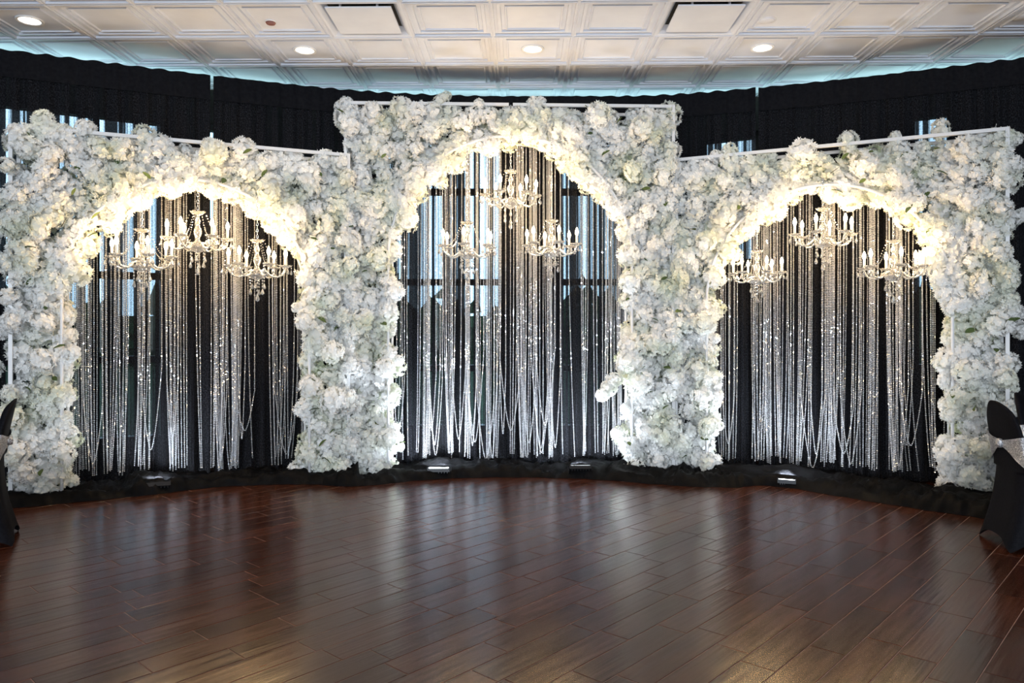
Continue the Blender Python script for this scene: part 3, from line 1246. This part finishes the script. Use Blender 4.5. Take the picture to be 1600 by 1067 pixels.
def n1(x, f, k):
    return np.sin(x * f + k) * .5 + np.sin(x * f * 1.73 + k * 2.1) * .3 + np.sin(x * f * 3.1 + k * .7) * .2


hgt = .085 + .035 * n1(s_, 5.0, 1.0) + .02 * n1(s_, 13, 2.0)
near = np.array([np.min(np.hypot(PTS[:, 0] - q[0], PTS[:, 1] - q[1])) for q in pp])
wid = np.clip(near + .12, .30, .90) + .03 * n1(s_, 3.1, .4)
rows = []
for k in range(NC):
    t = k / (NC - 1)
    prof = math.sin(PI * t ** .6) ** .75
    wr = .024 * n1(s_ * 1.0 + .3 * np.sin(s_ * 4 + t * 6), 22 + 3 * math.sin(k), k * 1.9) + .017 * np.sin(t * 19 + 3 * n1(s_, 7, k * .2)) + 0.010 * n1(s_, 55, k * 3.3)
    z = hgt * prof + wr * min(1, prof * 1.5)
    off = wid * (t ** 1.0) + .012 * n1(s_, 17, k)
    if k in (0, NC - 1):
        z = z * 0 + .001
    rows.append(np.column_stack([pp + nm_ * off[:, None], np.maximum(z, .0015)]))
v = np.concatenate(rows)
idx = np.arange(NC * n).reshape(NC, n)
f = np.stack([idx[:-1, :-1], idx[:-1, 1:], idx[1:, 1:], idx[1:, :-1]], -1).reshape(-1, 4)
o = link('bunched_fabric', np_mesh('bunched_fabric', v, f, M['puddle'], True))
tag(o, 'long crumpled roll of black fabric bunched along the foot of the arches', 'fabric')

# ------------------------------------------------------------------ LED floodlights on the floor
FL = [(686, 731, 7, 'lit LED floodlight at the foot of the middle arch, left of its centre', .165),
      (906, 730, 28, 'LED floodlight at the foot of the middle arch by its right column', .165),
      (1230, 751, 7, 'lit LED floodlight on the black fabric below the right arch', .12),
      (247, 757, 30, 'low black LED floodlight at the foot of the left arch', .165)]
for (px, py, tl, label, wd) in FL:
    ye = np.interp(px, [q[0] for q in EDGE], [q[1] for q in EDGE])
    d = F * CAMZ / (ye - HY) + .08
    z = max(.058, CAMZ - (py - HY) / F * d)
    t = empty('floodlight', ((px - CX) / F * d, d, z), 0)
    rz = {247: .38, 1230: -.42}.get(px, .02)
    t.rotation_euler = (-math.radians(tl), 0, rz)
    tag(t, label, 'floodlight', 'LED floodlights on the floor')
    hb_ = MB()
    hb_.box((0, 0, -.016), (wd + .02, .115, .03))
    hb_.build('housing', M['blackmetal'], t, smooth=False)
    for k in range(7):
        MB().box((-wd / 2 + .01 + k * (wd - .02) / 6, 0, -.037), (.006, .09, .012)).build('cooling_fin', M['blackmetal'], t, smooth=False)
    for sx in (-1, 1):
        MB().box((sx * (wd / 2 + .006), 0, .003), (.008, .115, .010)).build('rim', M['blackmetal'], t, smooth=False)
        MB().box((sx * (wd / 2 + .018), .0, -.025), (.005, .022, .06)).build('bracket', M['blackmetal'], t, smooth=False)
    MB().box((0, 0, .0005), (wd, .095, .004)).build('lens', M['flood'], t, smooth=False)
    ld = bpy.data.lights.new('flood_beam', 'AREA')
    ld.shape, ld.size, ld.size_y = 'RECTANGLE', wd * .9, .085
    ld.energy, ld.color = E_FLOOD, COOL
    lo = bpy.data.objects.new('flood_beam', ld)
    lo.location = (0, 0, .045)
    lo.rotation_euler = (PI - math.radians(35 - tl), 0, 0)
    lo.parent = t
    COL.objects.link(lo)

# ------------------------------------------------------------------ chairs with stretch covers and sequin sashes


def make_chair():
    t = empty('banquet_chair', (0, 0, 0))
    N = 48
    zs = [0, .04, .09, .15, .22, .29, .36, .42, .452, .465, .470, .475, .50, .54, .58, .63, .68, .73, .77, .80, .83, .855, .872, .882, .886]

    def ring(z):
        xb = -.095 + .10 * math.sin(min(z, .5) / .5 * PI / 2) if z < .5 else .005 - .075 * ((z - .5) / .39) ** 1.2
        if z <= .466:
            x1 = .44 - .02 * z
            hwid = .225 - .06 * z
            ex = 5.0
        else:
            x1 = xb + .055
            hwid = .20 if z < .66 else .20 * math.sqrt(max(0.0004, 1 - ((z - .66) / .229) ** 2.2))
            hwid = max(hwid, .012)
            ex = 2.6
        if z > .8:
            x1 = xb + .055 * max(.25, 1 - ((z - .8) / .1) ** 2)
        return xb, x1, hwid, ex

    vv = []
    for z in zs:
        xb, x1, hwid, ex = ring(z)
        for i in range(N):
            a_ = 2 * PI * i / N
            c_, s2 = math.cos(a_), math.sin(a_)
            k = (abs(c_) ** ex + abs(s2) ** ex) ** (-1 / ex)
            ux, uy = c_ * k, s2 * k
            corner = min(1.0, min(abs(ux), abs(uy)) / .84) ** 3
            zz = z
            if z < .40:
                tz = 1 - z / .40
                pull = 1 - .14 * (1 - corner) * tz
                # hem rises between the legs
                zz = z + (1 - corner) * .07 * tz ** 1.5
                if abs(ux) > abs(uy):
                    ux *= pull
                    uy *= 1.0
                else:
                    uy *= pull
            vv.append(((xb + x1) / 2 + ux * (x1 - xb) / 2, uy * hwid, zz))
    ff = []
    for k in range(len(zs) - 1):
        for i in range(N):
            j = (i + 1) % N
            ff.append((k * N + i, k * N + j, (k + 1) * N + j, (k + 1) * N + i))
    ff.append(tuple((len(zs) - 1) * N + i for i in range(N)))
    MB().add(vv, ff).build('stretch_cover', M['spandex'], t)
    # sash pinched at the middle of the back
    vv, rows = [], 9
    for i in range(N):
        a_ = 2 * PI * i / N
        c_, s2 = math.cos(a_), math.sin(a_)
        rear = max(0, -c_) ** 1.5 * (1 - min(1, abs(s2) * 1.0)) ** .5
        hh = .098 - .079 * rear
        for k in range(rows):
            v_ = k / (rows - 1) - .5
            z = .625 - .035 * (1 - rear) + v_ * 2 * hh
            xb, x1, hwid, ex = ring(z)
            kk = (abs(c_) ** 2.6 + abs(s2) ** 2.6) ** (-1 / 2.6)
            g = .010 + .004 * math.sin(k * 2.6 + i * .9)
            vv.append(((xb + x1) / 2 + c_ * kk * ((x1 - xb) / 2 + g), s2 * kk * (hwid + g), z))
    ff = []
    for i in range(N):
        j = (i + 1) % N
        for k in range(rows - 1):
            ff.append((i * rows + k, j * rows + k, j * rows + k + 1, i * rows + k + 1))
    sash = MB().add(vv, ff).build('sash', M['sequin'], t)
    xb = ring(.625)[0]
    MB().lathe([(0, -.03), (.02, -.026), (.026, 0), (.02, .026), (0, .03)], 12, Matrix.Translation((xb - .018, 0, .625)) @ Matrix.Diagonal((.7, 1, 1, 1))).build('knot', M['sequin'], sash)
    return t


c0 = make_chair()
CH = [((2.925, 4.48, 0), -.16, 'black covered chair with silver sequin sash standing nearest at the right edge'),
      ((3.41, 5.00, 0), -.75, 'black covered chair with silver sash half hidden behind the nearer right chair'),
      ((-3.08, 4.575, 0), PI + .5, 'black covered chair with silver sash cut off by the left edge')]
for i, (loc, rz, label) in enumerate(CH):
    o = c0 if i == 0 else copy_tree(c0)
    o.location = loc
    o.rotation_euler = (0, 0, rz)
    o.scale = (1, 1, .96)
    tag(o, label, 'chair', 'black covered banquet chairs with silver sashes')
